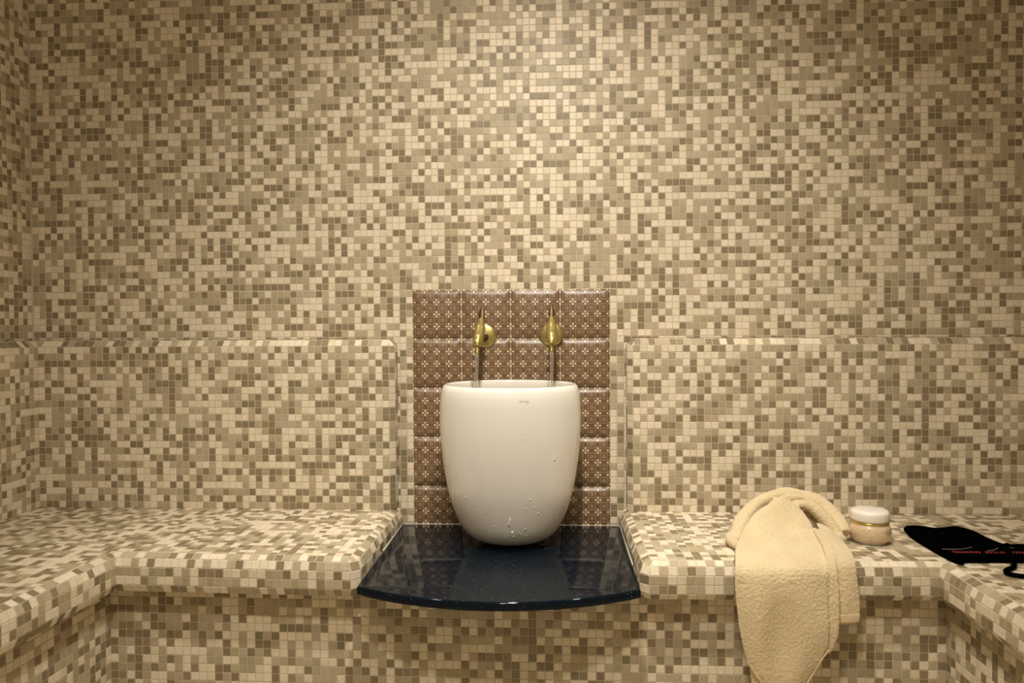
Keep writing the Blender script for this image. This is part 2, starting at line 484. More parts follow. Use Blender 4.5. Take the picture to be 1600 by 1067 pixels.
# side walls
def side_wall(name, X, s):
    V = []; F = []
    box(V, F, min(X, X - s * 0.12), max(X, X - s * 0.12), YF, 0, 0, ZC)
    wl = obj(name, pydata(name, V, F), M_GROUT, kind='structure')
    f = Field()
    ye = [-0.0185 * 0 - i * 0.0205 for i in range(60)]
    for y1, y0 in zip(ye, ye[1:]):
        for z0, z1 in list(zip(zlow, zlow[1:])) + list(zip(zz, zz[1:])):
            if z1 < ZL + 0.003: continue
            z0 = max(z0, ZL + 0.001)
            f.add((X, (y0 + y1) / 2, (z0 + z1) / 2), (0, 1 * s, 0), (s, 0, 0), y1 - y0, z1 - z0)
    f.build(wl)
    V = []; F = []; box(V, F, min(X, X + s * 0.0015), max(X, X + s * 0.0015), YF, ye[-1] - 0.001, 0, ZC)
    obj('far_facing', pydata('far_facing', V, F), M_FAR, wl)
    return wl
side_wall('wall_left', WX0, 1)
side_wall('wall_right', WX1, -1)

# ------------------------------------------------------------------ brown printed tile panel (part of the back wall)
def cushion_tile(S, n=14):
    V = []; F = []; b = 0.0175
    g = [-S / 2, -S / 2 + b * 0.12, -S / 2 + b * 0.35, -S / 2 + b * 0.65, -S / 2 + b]
    g = g + [0.0] + [-v for v in g[::-1]]
    def hgt(x, y):
        e = min(S / 2 - abs(x), S / 2 - abs(y)); q = min(1.0, max(0.0, e / b)); return 0.0006 + 0.0080 * math.sin(q * pi / 2) ** 0.9
    m = len(g)
    for y in g:
        for x in g: V.append((x, y, hgt(x, y)))
    for j in range(m - 1):
        for i in range(m - 1):
            a = j * m + i; F.append((a, a + 1, a + 1 + m, a + m))
    # skirt
    base = len(V); ring = [i for i in range(m)] + [m * j + m - 1 for j in range(1, m)] + [m * (m - 1) + i for i in range(m - 2, -1, -1)] + [m * j for j in range(m - 2, 0, -1)]
    for i in ring: V.append((V[i][0], V[i][1], -0.004))
    L = len(ring)
    for k in range(L): F.append((ring[k], base + k, base + (k + 1) % L, ring[(k + 1) % L]))
    me = pydata('patterned_tile', V, F)
    uvl = me.uv_layers.new(name='UVMap')
    for lp in me.loops:
        v = me.vertices[lp.vertex_index].co; uvl.data[lp.index].uv = (v.x / S + 0.5, v.y / S + 0.5)
    me.shade_smooth(); me.materials.append(M_MOTIF); return me
SP = 0.1525
ct = cushion_tile(SP - 0.0022)
panel = empty('tile_panel', (0, 0, PZ0), label='brown patterned tile panel on the wall behind the white basin', category='tile panel')
V = []; F = []; box(V, F, -PX, PX, -0.002, 0.004, 0, PZ1 - PZ0); obj('mortar_bed', pydata('mortar_bed', V, F), M_GROUT, panel)
for r_ in range(5):
    for c_ in range(4):
        o = bpy.data.objects.new('patterned_tile', ct); COL.objects.link(o); o.parent = panel
        x = (c_ - 1.5) * SP; z = PZ1 - PZ0 - (r_ + 0.5) * SP
        o.matrix_local = Matrix(((1, 0, 0, x + rnd.uniform(-.0003, .0003)), (0, 0, -1, -0.002), (0, 1, 0, z + rnd.uniform(-.0003, .0003)), (0, 0, 0, 1))) @ Matrix.Rotation(rnd.gauss(0, 0.003), 4, 'Z')

# ------------------------------------------------------------------ benches with seat backs
ZB = 0.450
def bench(side):
    s = -1 if side == 'left' else 1
    lab = ('left mosaic tiled bench with seat back, wrapping round the left corner' if s < 0 else
           'right mosaic tiled bench with seat back, under the towel and jar')
    root = empty('tiled_bench', (s * 0.9, -0.3, 0.0), label=lab, category='bench')
    inv = Matrix.Translation((-s * 0.9, 0.3, 0))
    def child(name):
        return None
    if s < 0:
        P = [(-0.3655, -0.0035), (-0.3655, -0.526), (-0.3695, -0.530), (-0.975, -0.512), (-1.016, -1.45)]
        wallface = -1.475; wx = WX0 + 0.0035; sg = 1
        lips = [(0, 0), (0.019, -0.0089), (0.0271, -0.0288), (0.0271, -0.0506), (0.0271, -0.0724), (0.0180, -0.0919), (-0.07, -0.0925)]
    else:
        P = [(0.360, -0.0035), (0.360, -0.531), (0.364, -0.535), (1.052, -0.518), (1.055, -1.45)]
        wallface = 1.508; wx = WX1 - 0.0035; sg = -1
        lips = [(0, 0), (0.019, -0.0089), (0.0271, -0.0288), (0.0271, -0.0506), (0.0271, -0.0724), (0.0133, -0.0889), (-0.07, -0.0900)]
    # --- seat
    seat = bpy.data.objects.new('seat', None); link(seat, root); seat.matrix_parent_inverse = inv
    f = Field()
    poly = P + [(wallface, -1.45), (wallface, -0.0035)]
    if s > 0: poly = poly
    sweep(P, sg, lips, ZB, f, 0.0208 if s < 0 else 0.0216, skip_rows=1, top_poly=poly if s > 0 else poly, name='mortar_bed', parent=seat)
    def edge_x(y):     # bench edge for the arm along the side wall
        (x0, y0), (x1, y1) = P[3], P[4]; return x0 + (x1 - x0) * (y - y0) / (y1 - y0)
    def edge_y(x):
        (x0, y0), (x1, y1) = P[2], P[3]; return y0 + (y1 - y0) * (x - x0) / (x1 - x0)
    pitch = 0.0207 if s < 0 else 0.0211
    xe = [P[0][0] + s * pitch * i for i in range(60)]
    ye = [-0.0545 - 0.0206 * i for i in range(70)]
    for xa, xb in zip(xe, xe[1:]):
        x0, x1 = min(xa, xb), max(xa, xb)
        x0 = max(x0, wallface) if s < 0 else x0; x1 = min(x1, wallface) if s > 0 else x1
        if x1 - x0 < 0.006: continue
        xc = (x0 + x1) / 2
        for y1, y0 in zip(ye, ye[1:]):
            a0, a1 = x0, x1; yy = y0
            if yy < -1.44: continue
            e = edge_x((y0 + y1) / 2)
            inarm = (a0 < e) if s < 0 else (a1 > e)
            if (y0 + y1) / 2 > edge_y(xc): 
                if abs(xc) < abs(P[3][0]): yy = max(y0, edge_y(xc))
            else:
                if not inarm: continue
                if s < 0: a1 = min(a1, e)
                else: a0 = max(a0, e)
                if a1 - a0 < 0.006: continue
            f.add(((a0 + a1) / 2, (yy + y1) / 2, ZB), (1, 0, 0), (0, 0, 1), a1 - a0, y1 - yy)
    f.build(seat)
    # --- seat back
    back = bpy.data.objects.new('backrest', None); link(back, root); back.matrix_parent_inverse = inv
    f = Field()
    fl = 0.0184
    xi = s * (0.3535 + fl); xo = wallface + s * fl
    Q = [(xi, -0.0035), (xi, -0.031), (xi + s * 0.005, -0.036), (xo, -0.036), (xo, -1.45)]
    rows = 24; h = (ZL - fl - ZB) / rows
    prof = [(0, 0), (fl, -fl)] + [(fl, -fl - h * (i + 1)) for i in range(rows)]
    sweep(Q, sg, prof, ZL, f, 0.0207 if s < 0 else 0.0212, top_poly=Q + [(wx, -1.45), (wx, -0.0035)], name='mortar_bed', parent=back)
    # the side return goes on down past the seat to the stone shelf
    V = []; F = []
    box(V, F, min(xi, xi - s * fl), max(xi, xi - s * fl), -0.036, -0.0035, 0.36, ZB); obj('return_bed', pydata('return_bed', V, F), M_GROUT, back)
    # ledge tiles
    p2 = 0.0207 if s < 0 else 0.0212
    xx = edges(abs(xi), abs(wx), p2)
    for a, b in zip(xx, xx[1:]):
        for y0, y1 in ((-0.0355, -0.0178), (-0.0178, -0.004)):
            f.add((s * (a + b) / 2, (y0 + y1) / 2, ZL), (1, 0, 0), (0, 0, 1), b - a, y1 - y0)
    yy = edges(0.036, 1.45, 0.0205)
    for a, b in zip(yy, yy[1:]):
        x0, x1 = abs(xo), abs(wx)
        for c, d in ((x0, (x0 + x1) / 2), ((x0 + x1) / 2, x1)):
            f.add((s * (c + d) / 2, -(a + b) / 2, ZL), (1, 0, 0), (0, 0, 1), d - c, b - a)
    f.build(back)
    return root
bench('left'); bench('right')

# ------------------------------------------------------------------ risers under the benches
rp = [(-1.052, -1.45), (-1.006, -0.470), (1.073, -0.482), (1.080, -1.45)]
riser = empty('trim_1', (0, 0, 0)); riser['kind'] = 'structure'
f = Field()
N_ROW = 17; top = 0.366
prof = [(0, -i * 0.0213) for i in range(N_ROW)] + [(0, -top)]
def riser_sweep():
    V = []; F = []
    pts = [(x, y) for x, y in rp]
    for z in (0.0, top):
        V += [(x, y, z) for x, y in pts]
    n = len(pts)
    for k in range(n - 1): F.append((k, k + 1, k + 1 + n, k + n))
    b = len(V); V += [(x, y, top) for x, y in pts] + [(WX1, -1.45, top), (WX1, 0, top), (WX0, 0, top), (WX0, -1.45, top)]
    F.append(tuple(range(b, b + 8)))
    # ends of the arms
    for xa, xb in ((-1.052, WX0), (1.08, WX1)):
        b = len(V); V += [(xa, -1.45, 0), (xb, -1.45, 0), (xb, -1.45, ZB - 0.003), (xa, -1.45, ZB - 0.003)]; F.append((b, b + 1, b + 2, b + 3))
    obj('mortar_bed', pydata('mortar_bed', V, F), M_GROUT, riser)
    for k in range(n - 1):
        a = Vector(rp[k]); b = Vector(rp[k + 1]); d = (b - a).normalized(); L = (b - a).length
        nrm = Vector((d.y, -d.x)); ext = 0
        nt = round(L / 0.0209)
        for i in range(N_ROW):
            z1 = top - i * 0.0213; z0 = max(z1 - 0.0213, 0.002)
            for j in range(nt):
                c = a + d * (L * (j + 0.5) / nt)
                f.add((c.x, c.y, (z0 + z1) / 2), (d.x, d.y, 0), (nrm.x, nrm.y, 0), L / nt, z1 - z0)
riser_sweep()
f.build(riser)

# ------------------------------------------------------------------ granite shelf
def granite():
    ZT, TH = 0.3973, 0.021
    XL, XR = -0.336, 0.3305
    pts = [(XL, -0.012)]
    n = 40
    pts.append((XL, -0.586))
    x0, y0, x1, y1 = XL, -0.588, XR, -0.585
    sag = 0.098
    for i in range(1, n):
        tt = i / n; x = x0 + (x1 - x0) * tt; y = y0 + (y1 - y0) * tt - sag * (1 - (2 * tt - 1) ** 2) ** 0.92
        pts.append((x, y))
    pts.append((XR, -0.585)); pts.append((XR, -0.012))
    bm = bmesh.new()
    vs = [bm.verts.new((x, y, ZT - TH)) for x, y in pts]
    fc = bm.faces.new(vs); fc.normal_update()
    if fc.normal.z > 0: fc.normal_flip()
    r = bmesh.ops.extrude_face_region(bm, geom=[fc])
    for v in r['geom']:
        if isinstance(v, bmesh.types.BMVert): v.co.z += TH
    bmesh.ops.recalc_face_normals(bm, faces=bm.faces)
    es = [e for e in bm.edges if abs(e.verts[0].co.z - e.verts[1].co.z) < 1e-6 and e.verts[0].co.z > ZT - TH / 2]
    bmesh.ops.bevel(bm, geom=es, offset=0.0055, segments=4, profile=0.5, affect='EDGES')
    es = [e for e in bm.edges if abs(e.verts[0].co.z - (ZT - TH)) < 1e-5 and abs(e.verts[1].co.z - (ZT - TH)) < 1e-5]
    bmesh.ops.bevel(bm, geom=es, offset=0.003, segments=2, profile=0.5, affect='EDGES')
    o = obj('stone_shelf', bm, M_GRANITE, smooth=True, label='dark blue speckled granite shelf with bowed front edge under the basin', category='shelf')
    try: o.data.set_sharp_from_angle(angle=radians(35))
    except Exception: pass
    # sealant line along the back and sides
    s1 = tube([(XL, -0.011, ZT - 0.001), (XR, -0.011, ZT - 0.0015)], 0.0018, 8)
    s2 = tube([(XL - 0.0015, -0.010, ZT), (XL - 0.0015, -0.30, ZT - .001)], 0.0025, 8)
    s3 = tube([(XR + 0.0015, -0.010, ZT), (XR + 0.0015, -0.40, ZT - .001)], 0.0025, 8)
    V, F = merge(s1, s2, s3)
    obj('sealant_bead', pydata('sealant_bead', V, F), M_SEAL, o, smooth=True)
t = NT('sealant'); M_SEAL = t.set(Base_Color=(0.66, 0.60, 0.48), Roughness=0.5)
granite()

# ------------------------------------------------------------------ basin
BX, BY, BZ, ESY = 0.008, -0.197, 0.3975, 0.91
BPROF = [(0, .05), (.0035, .066), (.012, .095), (.02, .112), (.032, .127), (.05, .141), (.075, .153), (.11, .166), (.15, .1775), (.2, .187), (.25, .194), (.3, .1985), (.34, .2), (.39, .1995), (.42, .197), (.436, .1935)]
def interp(z):
    for (a, ra), (b, rb) in zip(BPROF, BPROF[1:]):
        if a <= z <= b: return ra + (rb - ra) * (z - a) / (b - a)
    return BPROF[-1][1]
outer = spline(BPROF, 3)
prof = [(0, 0.0001)] + outer + [(.4445, .190), (.4485, .186), (.449, .183), (.4475, .1795), (.443, .1775), (.43, .178), (.39, .181), (.34, .181), (.25, .175), (.2, .167), (.15, .152), (.11, .13), (.08, .10), (.065, .06), (.06, .02), (.06, .0001)]
V, F = lathe(prof, 112, 1, ESY)
basin = obj('wash_basin', pydata('wash_basin', V, F), M_CERAMIC, smooth=True, label='tall white ceramic tub basin standing on the dark granite shelf', category='basin')
basin.location = (BX, BY, BZ)
bpy.context.view_layer.update()
# droplets
DROPS = [(-0.082, 0.0471, 1.3), (0.101, 0.0473, 1.5), (0.016, 0.0833, 1.6), (0.051, 0.096, 1), (0.006, 0.0598, 1), (0.205, 0.0593, 1.4), (0.241, 0.0537, 1), (0.187, 0.0637, 1), (0.311, 0.0689, 1.6), (-0.244, 0.0766, 1.2), (-0.156, 0.108, 0.9), (-0.438, 0.1128, 1), (-0.478, 0.1209, 1), (-0.136, 0.1304, 0.8), (-0.372, 0.1786, 0.8), (-0.498, 0.1894, 0.8), (-0.706, 0.1526, 1.2), (-0.956, 0.2086, 1), (0.281, 0.1273, 1.4), (0.343, 0.1535, 1.4), (0.243, 0.1507, 0.9), (0.311, 0.1452, 1), (0.428, 0.1289, 1.2), (0.501, 0.1129, 1.3), (0.546, 0.107, 1), (0.822, 0.1252, 0.9), (0.631, 0.1477, 0.8), (0.693, 0.2568, 1.5), (0.212, 0.3182, 1.2), (0.338, 0.2425, 1), (-0.39, 0.2934, 0.8), (-0.462, 0.1642, 0.9), (0.97, 0.0875, 1), (-0.072, 0.3662, 0.7)]
bm = bmesh.new()
def surf_frame(phi, z):
    r0 = interp(z); dz = 0.004; slope = (interp(min(z + dz, .43)) - interp(max(z - dz, 0))) / (2 * dz)
    p = Vector((r0 * sin(phi), -ESY * r0 * cos(phi), z)); n = Vector((sin(phi), -cos(phi), -slope)).normalized()
    u = Vector((cos(phi), sin(phi), 0)).normalized(); v = n.cross(u).normalized()
    return p, u, v, n
for phi, z, s_ in DROPS:
    p, u, v, n = surf_frame(phi, z); rr = 0.0019 * s_; st = 2.6 if abs(z - .0833) < 1e-4 else 1.15
    M = Matrix(((u.x * rr, v.x * rr * st, n.x * rr * .6, p.x), (u.y * rr, v.y * rr * st, n.y * rr * .6, p.y), (u.z * rr, v.z * rr * st, n.z * rr * .6, p.z), (0, 0, 0, 1)))
    bmesh.ops.create_uvsphere(bm, u_segments=10, v_segments=6, radius=1, matrix=M)
o = obj('water_droplet', bm, M_DROP, basin, smooth=True); o['kind'] = 'stuff'
# little grey print below the rim: two short worn words and a boxed sign
V = []; F = []
def mark(x0, x1, z0, z1):
    b = len(V)
    for x, z in ((x0, z0), (x1, z0), (x1, z1), (x0, z1)):
        ph = math.asin(x / interp(z)); p, u, v, n = surf_frame(ph, z); p = p + n * 0.0003; V.append(tuple(p))
    F.append((b, b + 1, b + 2, b + 3))
zt = 0.4165
for a, b in ((0.0325, 0.0350), (0.0355, 0.0380), (0.0385, 0.0412), (0.0440, 0.0462), (0.0467, 0.0490), (0.0496, 0.0512)):
    mark(a, b, zt - 0.0030, zt)
for a, b, c, d in ((0.0525, 0.0575, zt - 0.0014, zt), (0.0525, 0.0575, zt - 0.0072, zt - 0.0060), (0.0525, 0.0538, zt - 0.0060, zt - 0.0014), (0.0562, 0.0575, zt - 0.0060, zt - 0.0014)):
    mark(a, b, c, d)
obj('printed_mark', pydata('printed_mark', V, F), M_GREY, basin)

# water standing inside
V, F = lathe([(0, 0.0001), (0, 0.158)], 64, 1, ESY)
wt = obj('basin_water', pydata('basin_water', V, F), M_WATER, smooth=True, kind='stuff', label='water standing inside the white tub basin', category='water')
wt.location = (BX, BY, BZ + 0.17)

# ------------------------------------------------------------------ wall taps
def tap(X, Z, rot, label, dz=0.0):
    root = empty('wall_tap', (X, -0.010, Z), label=label, category='tap', group='brass taps on the patterned tiles')
    R = Matrix.Rotation(rot, 4, 'Z'); root.matrix_world = Matrix.Translation((X, -0.010, Z)) @ R
    def add(name, vf, mat):
        V, F = vf; V = [(x, y + 0.010, z) for x, y, z in V]
        o = obj(name, pydata(name, V, F), mat, root, smooth=True); o.data.set_sharp_from_angle(angle=radians(38)); return o
    def rev(prof, a, b, n=32, flute=0, fr=(0, 0)):
        """surface of revolution along a->b, prof = (t, r)"""
        a = Vector(a); b = Vector(b); d = (b - a); t_ = d.normalized(); u = t_.cross(Vector((1, 0, 0))).normalized(); v = t_.cross(u)
        V = []; F = []
        for (tt, r) in prof:
            for k in range(n):
                th = 2 * pi * k / n; q = r
                if flute and fr[0] < tt < fr[1]: q = r * (1 - 0.10 * (1 if k % 4 < 2 else 0))
                V.append(tuple(a + d * tt + u * (q * cos(th)) + v * (q * sin(th))))
        m = len(prof)
        for i in range(m - 1):
            for k in range(n):
                p = i * n + k; q_ = i * n + (k + 1) % n; F.append((p, p + n, q_ + n, q_))
        F.append(tuple(range(n))); F.append(tuple(range((m - 1) * n, m * n))[::-1])
        return V, F
    add('escutcheon', rev([(0, .034), (.15, .0362), (.4, .0362), (.62, .034), (.8, .026), (.93, .016), (1, .0125)], (0, -.0085, 0), (0, -.0205, 0), 48), M_BRASS)
    add('inlet_pipe', rev([(0, .0135), (.12, .0135), (.13, .0105), (.85, .0105), (.88, .013), (1, .012)], (0, -.018, -.003), (0, -.128, 0.004), 24), M_BRONZE)
    T = (0, -.092, .049 + dz); B = (0, -.187, -.022 + dz)
    body = rev([(0, .0078), (.03, .0094), (.08, .0096), (.12, .0090), (.26, .0128), (.30, .0150), (.34, .0140), (.38, .0152), (.40, .0156), (.74, .0154), (.77, .0160), (.82, .0136), (.88, .0138), (.95, .0128), (1, .0095)], T, B, 48, flute=1, fr=(.39, .76))
    add('spigot_body', body, M_BRASS)
    add('collar', rev([(0, .0102), (.1, .0118), (.9, .0118), (1, .0095)], (0, -.186, -.016 + dz), (0, -.188, -.026 + dz), 28), M_BRASS)
    nz = rev([(0, .0060), (.75, .0060), (.8, .0066), (1, .0066)], (0, -.1875, -.022 + dz), (0, -.189, -.048 + dz), 20)
    add('spout', nz, M_BRASS)
    # leaf shaped lever pointing up
    bm = bmesh.new(); rows = []
    L = .046
    for i in range(13):
        tt = i / 12; wv_ = .0012 + .0078 * sin(pi * min(1, .22 + tt * .80)) ** 1.2; th = .0042 * (1 - tt * .6)
        rows.append([bm.verts.new((wv_ * cos(a), -.092 + .010 + tt * .012 + th * sin(a), .049 + dz + tt * L)) for a in [2 * pi * k / 14 for k in range(14)]])
    for a_, b_ in zip(rows, rows[1:]):
        for k in range(14): bm.faces.new((a_[k], a_[(k + 1) % 14], b_[(k + 1) % 14], b_[k]))
    bm.faces.new(rows[0][::-1]); bm.faces.new(rows[-1])
    sub = rev([(0, .006), (1, .006)], (0, -.090, .047 + dz), (0, -.083, .053 + dz), 16)
    me = bpy.data.meshes.new('lever'); bm.to_mesh(me); bm.free()
    for v in me.vertices: v.co.y += .010
    obj('lever', me, M_BRONZE, root, smooth=True)
    add('lever_hub', sub, M_BRASS)
    return root
tap(0.1256, 0.9840, 0.0, 'brass wall tap above the right side of the basin, facing straight out', 0.0)
tap(-0.0800, 0.9795, radians(-2.0), 'brass wall tap above the left side of the basin, dark pipe showing', 0.0)
def stream(x, y, z0, z1, drift, label):
    pts = []; rad = []
    for i in range(40):
        tt = i / 39; z = z0 + (z1 - z0) * tt
        pts.append((x + drift * tt + 0.0004 * sin(tt * 23), y + 0.0004 * sin(tt * 17), z))
        rad.append(0.0058 - 0.0016 * tt ** 0.5 + 0.00035 * sin(tt * 31))
    V, F = tube(pts, rad, 16, up=Vector((0, 1, 0)))
    obj('water_stream', pydata('water_stream', V, F), M_STREAM, smooth=True, label=label, category='water', group='water running from the taps')
stream(-0.0866, -0.1990, 0.9310, BZ + 0.170, -0.006, 'thin stream of water falling from the left brass tap')
stream(0.1256, -0.1990, 0.9355, BZ + 0.170, 0.0, 'thin stream of water falling from the right brass tap')

# ------------------------------------------------------------------ towel
PANEL = [
 [(0.7033, -0.335, 0.5583), (0.7132, -0.335, 0.5651), (0.7231, -0.335, 0.5685), (0.733, -0.335, 0.5618), (0.7462, -0.335, 0.5535)],
 [(0.6696, -0.35, 0.543), (0.6942, -0.35, 0.5532), (0.7187, -0.35, 0.5567), (0.7449, -0.35, 0.5435), (0.7677, -0.35, 0.5337)],
 [(0.63, -0.39, 0.5224), (0.6621, -0.39, 0.5276), (0.707, -0.39, 0.528), (0.7471, -0.39, 0.5234), (0.7775, -0.39, 0.5138)],
 [(0.6, -0.44, 0.5025), (0.6376, -0.44, 0.5045), (0.6893, -0.44, 0.5017), (0.7392, -0.44, 0.499), (0.7766, -0.44, 0.4882)],
 [(0.5716, -0.5, 0.4808), (0.6142, -0.5, 0.4832), (0.6688, -0.5, 0.4838), (0.7278, -0.5, 0.4813), (0.7715, -0.5, 0.4736)],
 [(0.554, -0.555, 0.4691), (0.5998, -0.558, 0.4706), (0.6528, -0.560, 0.4712), (0.7145, -0.558, 0.4703), (0.7628, -0.555, 0.4654)],
 [(0.5453, -0.590, 0.4476), (0.5902, -0.596, 0.4481), (0.6421, -0.599, 0.4502), (0.7055, -0.596, 0.4509), (0.7542, -0.592, 0.4485)],
 [(0.5434, -0.596, 0.4059), (0.5881, -0.606, 0.4065), (0.6399, -0.609, 0.4072), (0.7029, -0.606, 0.408), (0.7515, -0.60, 0.4086)],
 [(0.5485, -0.597, 0.3541), (0.5917, -0.611, 0.3547), (0.6391, -0.606, 0.3554), (0.7021, -0.610, 0.3563), (0.752, -0.603, 0.357)],
 [(0.5543, -0.596, 0.3115), (0.5932, -0.612, 0.3121), (0.6392, -0.603, 0.3128), (0.7022, -0.611, 0.3138), (0.7521, -0.603, 0.3146)],
 [(0.5623, -0.594, 0.2706), (0.5984, -0.610, 0.2712), (0.6401, -0.600, 0.2719), (0.699, -0.609, 0.2729), (0.749, -0.60, 0.2738)],
 [(0.573, -0.592, 0.2315), (0.6033, -0.606, 0.2321), (0.6408, -0.599, 0.2327), (0.6897, -0.606, 0.2336), (0.7312, -0.598, 0.2373)],
 [(0.588, -0.592, 0.2013), (0.6125, -0.602, 0.1988), (0.6414, -0.598, 0.1964), (0.6803, -0.602, 0.2001), (0.7148, -0.596, 0.2082)],
 [(0.6131, -0.592, 0.1713), (0.6276, -0.596, 0.1686), (0.6478, -0.595, 0.166), (0.6738, -0.596, 0.171), (0.6997, -0.594, 0.1818)]]
FOLD = [
 [(0.7739, -0.43, 0.5057), (0.7959, -0.43, 0.4995)], [(0.7715, -0.5, 0.487), (0.7926, -0.5, 0.4892)],
 [(0.7611, -0.56, 0.4758), (0.7815, -0.56, 0.473)], [(0.7503, -0.59, 0.4494), (0.7764, -0.59, 0.4467)],
 [(0.7509, -0.597, 0.393), (0.7783, -0.597, 0.3933)], [(0.7511, -0.597, 0.327), (0.7771, -0.597, 0.3273)],
 [(0.7476, -0.595, 0.2806), (0.7708, -0.595, 0.2838)], [(0.7447, -0.592, 0.2526), (0.7591, -0.592, 0.2588)]]
SIDE = [
 [(0.7916, -0.4, 0.5116), (0.8075, -0.4, 0.5069), (0.825, -0.4, 0.4973)], [(0.7868, -0.46, 0.4937), (0.8099, -0.46, 0.4939), (0.8376, -0.46, 0.4784)],
 [(0.781, -0.52, 0.4825), (0.8078, -0.52, 0.4812), (0.8331, -0.52, 0.4708)], [(0.7699, -0.572, 0.4617), (0.7959, -0.572, 0.462), (0.8234, -0.572, 0.4593)],
 [(0.7693, -0.582, 0.4249), (0.7981, -0.584, 0.4252), (0.8254, -0.582, 0.4211)], [(0.7684, -0.583, 0.3816), (0.7971, -0.588, 0.382), (0.8301, -0.583, 0.378)],
 [(0.7685, -0.583, 0.3476), (0.7972, -0.588, 0.348), (0.8288, -0.583, 0.35)], [(0.7685, -0.583, 0.339), (0.7973, -0.588, 0.341), (0.8288, -0.583, 0.343)]]
UNDER = [
 [(0.566, -0.583, 0.2900), (0.65, -0.586, 0.2900), (0.735, -0.583, 0.2900)], [(0.5765, -0.583, 0.2383), (0.65, -0.586, 0.2395), (0.725, -0.583, 0.2407)],
 [(0.5833, -0.583, 0.1937), (0.6501, -0.586, 0.1949), (0.7196, -0.583, 0.1963)], [(0.5892, -0.583, 0.1491), (0.6502, -0.586, 0.1503), (0.711, -0.583, 0.1516)],
 [(0.6038, -0.583, 0.0898), (0.6503, -0.586, 0.0834), (0.6938, -0.583, 0.0918)]]

PANEL = [[(x, y - (0.018, 0.018, 0.012)[i], z - 0.001) if i < 3 else (x, y, z) for x, y, z in r] for i, r in enumerate(PANEL)]
def sheet(G, th, ku=5, kv=4, fill_to=None):
    """thick sheet through the control grid"""
    rows_ = [spline(r, ku) for r in G]
    cols = [spline([r[j] for r in rows_], kv) for j in range(len(rows_[0]))]
    nu, nv = len(cols), len(cols[0])
    P = [[Vector(cols[j][i]) for j in range(nu)] for i in range(nv)]
    V = []; F = []
    top = []; bot = []
    for i in range(nv):
        for j in range(nu):
            a = P[i][max(j - 1, 0)]; b = P[i][min(j + 1, nu - 1)]; c = P[max(i - 1, 0)][j]; d = P[min(i + 1, nv - 1)][j]
            n = (b - a).cross(d - c).normalized()
            if n.y > 0 or (abs(n.y) < 0.2 and n.z < 0): n = -n
            e = min(j, nu - 1 - j, 2) / 2
            tt = th * (0.55 + 0.45 * e)
            top.append(P[i][j]); q = P[i][j] - n * tt
            if fill_to is not None and -0.545 < q.y < -0.425: q = Vector((q.x, q.y + 0.01, fill_to))
            bot.append(q)
    V = [tuple(v) for v in top + bot]; m = nu * nv
    for i in range(nv - 1):
        for j in range(nu - 1):
            a = i * nu + j; F.append((a, a + 1, a + 1 + nu, a + nu)); F.append((m + a, m + a + nu, m + a + nu + 1, m + a + 1))
    for j in range(nu - 1):
        F.append((j, m + j, m + j + 1, j + 1)); a = (nv - 1) * nu + j; F.append((a, a + 1, m + a + 1, m + a))
    for i in range(nv - 1):
        a = i * nu; F.append((a, a + nu, m + a + nu, m + a)); a = i * nu + nu - 1; F.append((a, m + a, m + a + nu, a + nu))
    return V, F
def fat(cp, n=14, flat=0.9):
    s_ = spline(cp, 5)
    return tube([p[:3] for p in s_], [p[3] for p in s_], n, flat)
TUBES = [
 [(0.5922, -0.40, 0.4592, .0155), (0.6091, -0.36, 0.4842, .0210), (0.6394, -0.32, 0.5112, .0203), (0.6824, -0.290, 0.5363, .0188), (0.7368, -0.27, 0.5493, .020), (0.7836, -0.27, 0.5511, .0207), (0.8236, -0.28, 0.5383, .0233), (0.853, -0.30, 0.5179, .0258), (0.8700, -0.34, 0.4938, .0230), (0.8730, -0.37, 0.4738, .0180)],
 [(0.7450, -0.345, 0.5333, .0135), (0.7743, -0.345, 0.5428, .0140), (0.803, -0.345, 0.5300, .018), (0.8300, -0.355, 0.5050, .0195), (0.8500, -0.375, 0.4800, .0150), (0.8560, -0.385, 0.4640, .0110)],
 [(0.7333, -0.320, 0.5503, .0110), (0.7659, -0.315, 0.5533, .0110), (0.7955, -0.315, 0.5478, .0126), (0.8150, -0.330, 0.5250, .0126)],
 [(0.790, -0.40, 0.470, .017), (0.820, -0.405, 0.470, .018), (0.842, -0.400, 0.468, .016), (0.862, -0.390, 0.466, .012)],
 [(0.590, -0.46, 0.463, .013), (0.580, -0.42, 0.464, .014), (0.590, -0.37, 0.466, .016), (0.62, -0.33, 0.468, .018), (0.68, -0.30, 0.475, .025), (0.76, -0.29, 0.48, .03), (0.83, -0.31, 0.478, .026)],
 [(0.63, -0.31, 0.49, .03), (0.70, -0.29, 0.495, .038), (0.78, -0.29, 0.495, .038), (0.83, -0.31, 0.49, .030)],
]
parts = [sheet(PANEL, 0.009, 6, 4, fill_to=ZB + 0.002), sheet(FOLD, 0.012, 5, 4, fill_to=ZB + 0.002), sheet(SIDE, 0.008, 5, 4, fill_to=ZB + 0.002), sheet(UNDER, 0.007, 5, 4)]
parts += [fat(tp) for tp in TUBES]
V, F = merge(*parts)
me = pydata('towel', V, F)
bm = bmesh.new(); bm.from_mesh(me); bmesh.ops.recalc_face_normals(bm, faces=bm.faces); bm.to_mesh(me); bm.free()
towel = bpy.data.objects.new('towel', me); COL.objects.link(towel)
md = towel.modifiers.new('r', 'REMESH'); md.mode = 'VOXEL'; md.voxel_size = 0.0023; md.use_smooth_shade = True
md = towel.modifiers.new('s', 'SMOOTH'); md.factor = 0.5; md.iterations = 1
dg = bpy.context.evaluated_depsgraph_get()
me2 = bpy.data.meshes.new_from_object(towel.evaluated_get(dg)); towel.modifiers.clear(); towel.data = me2
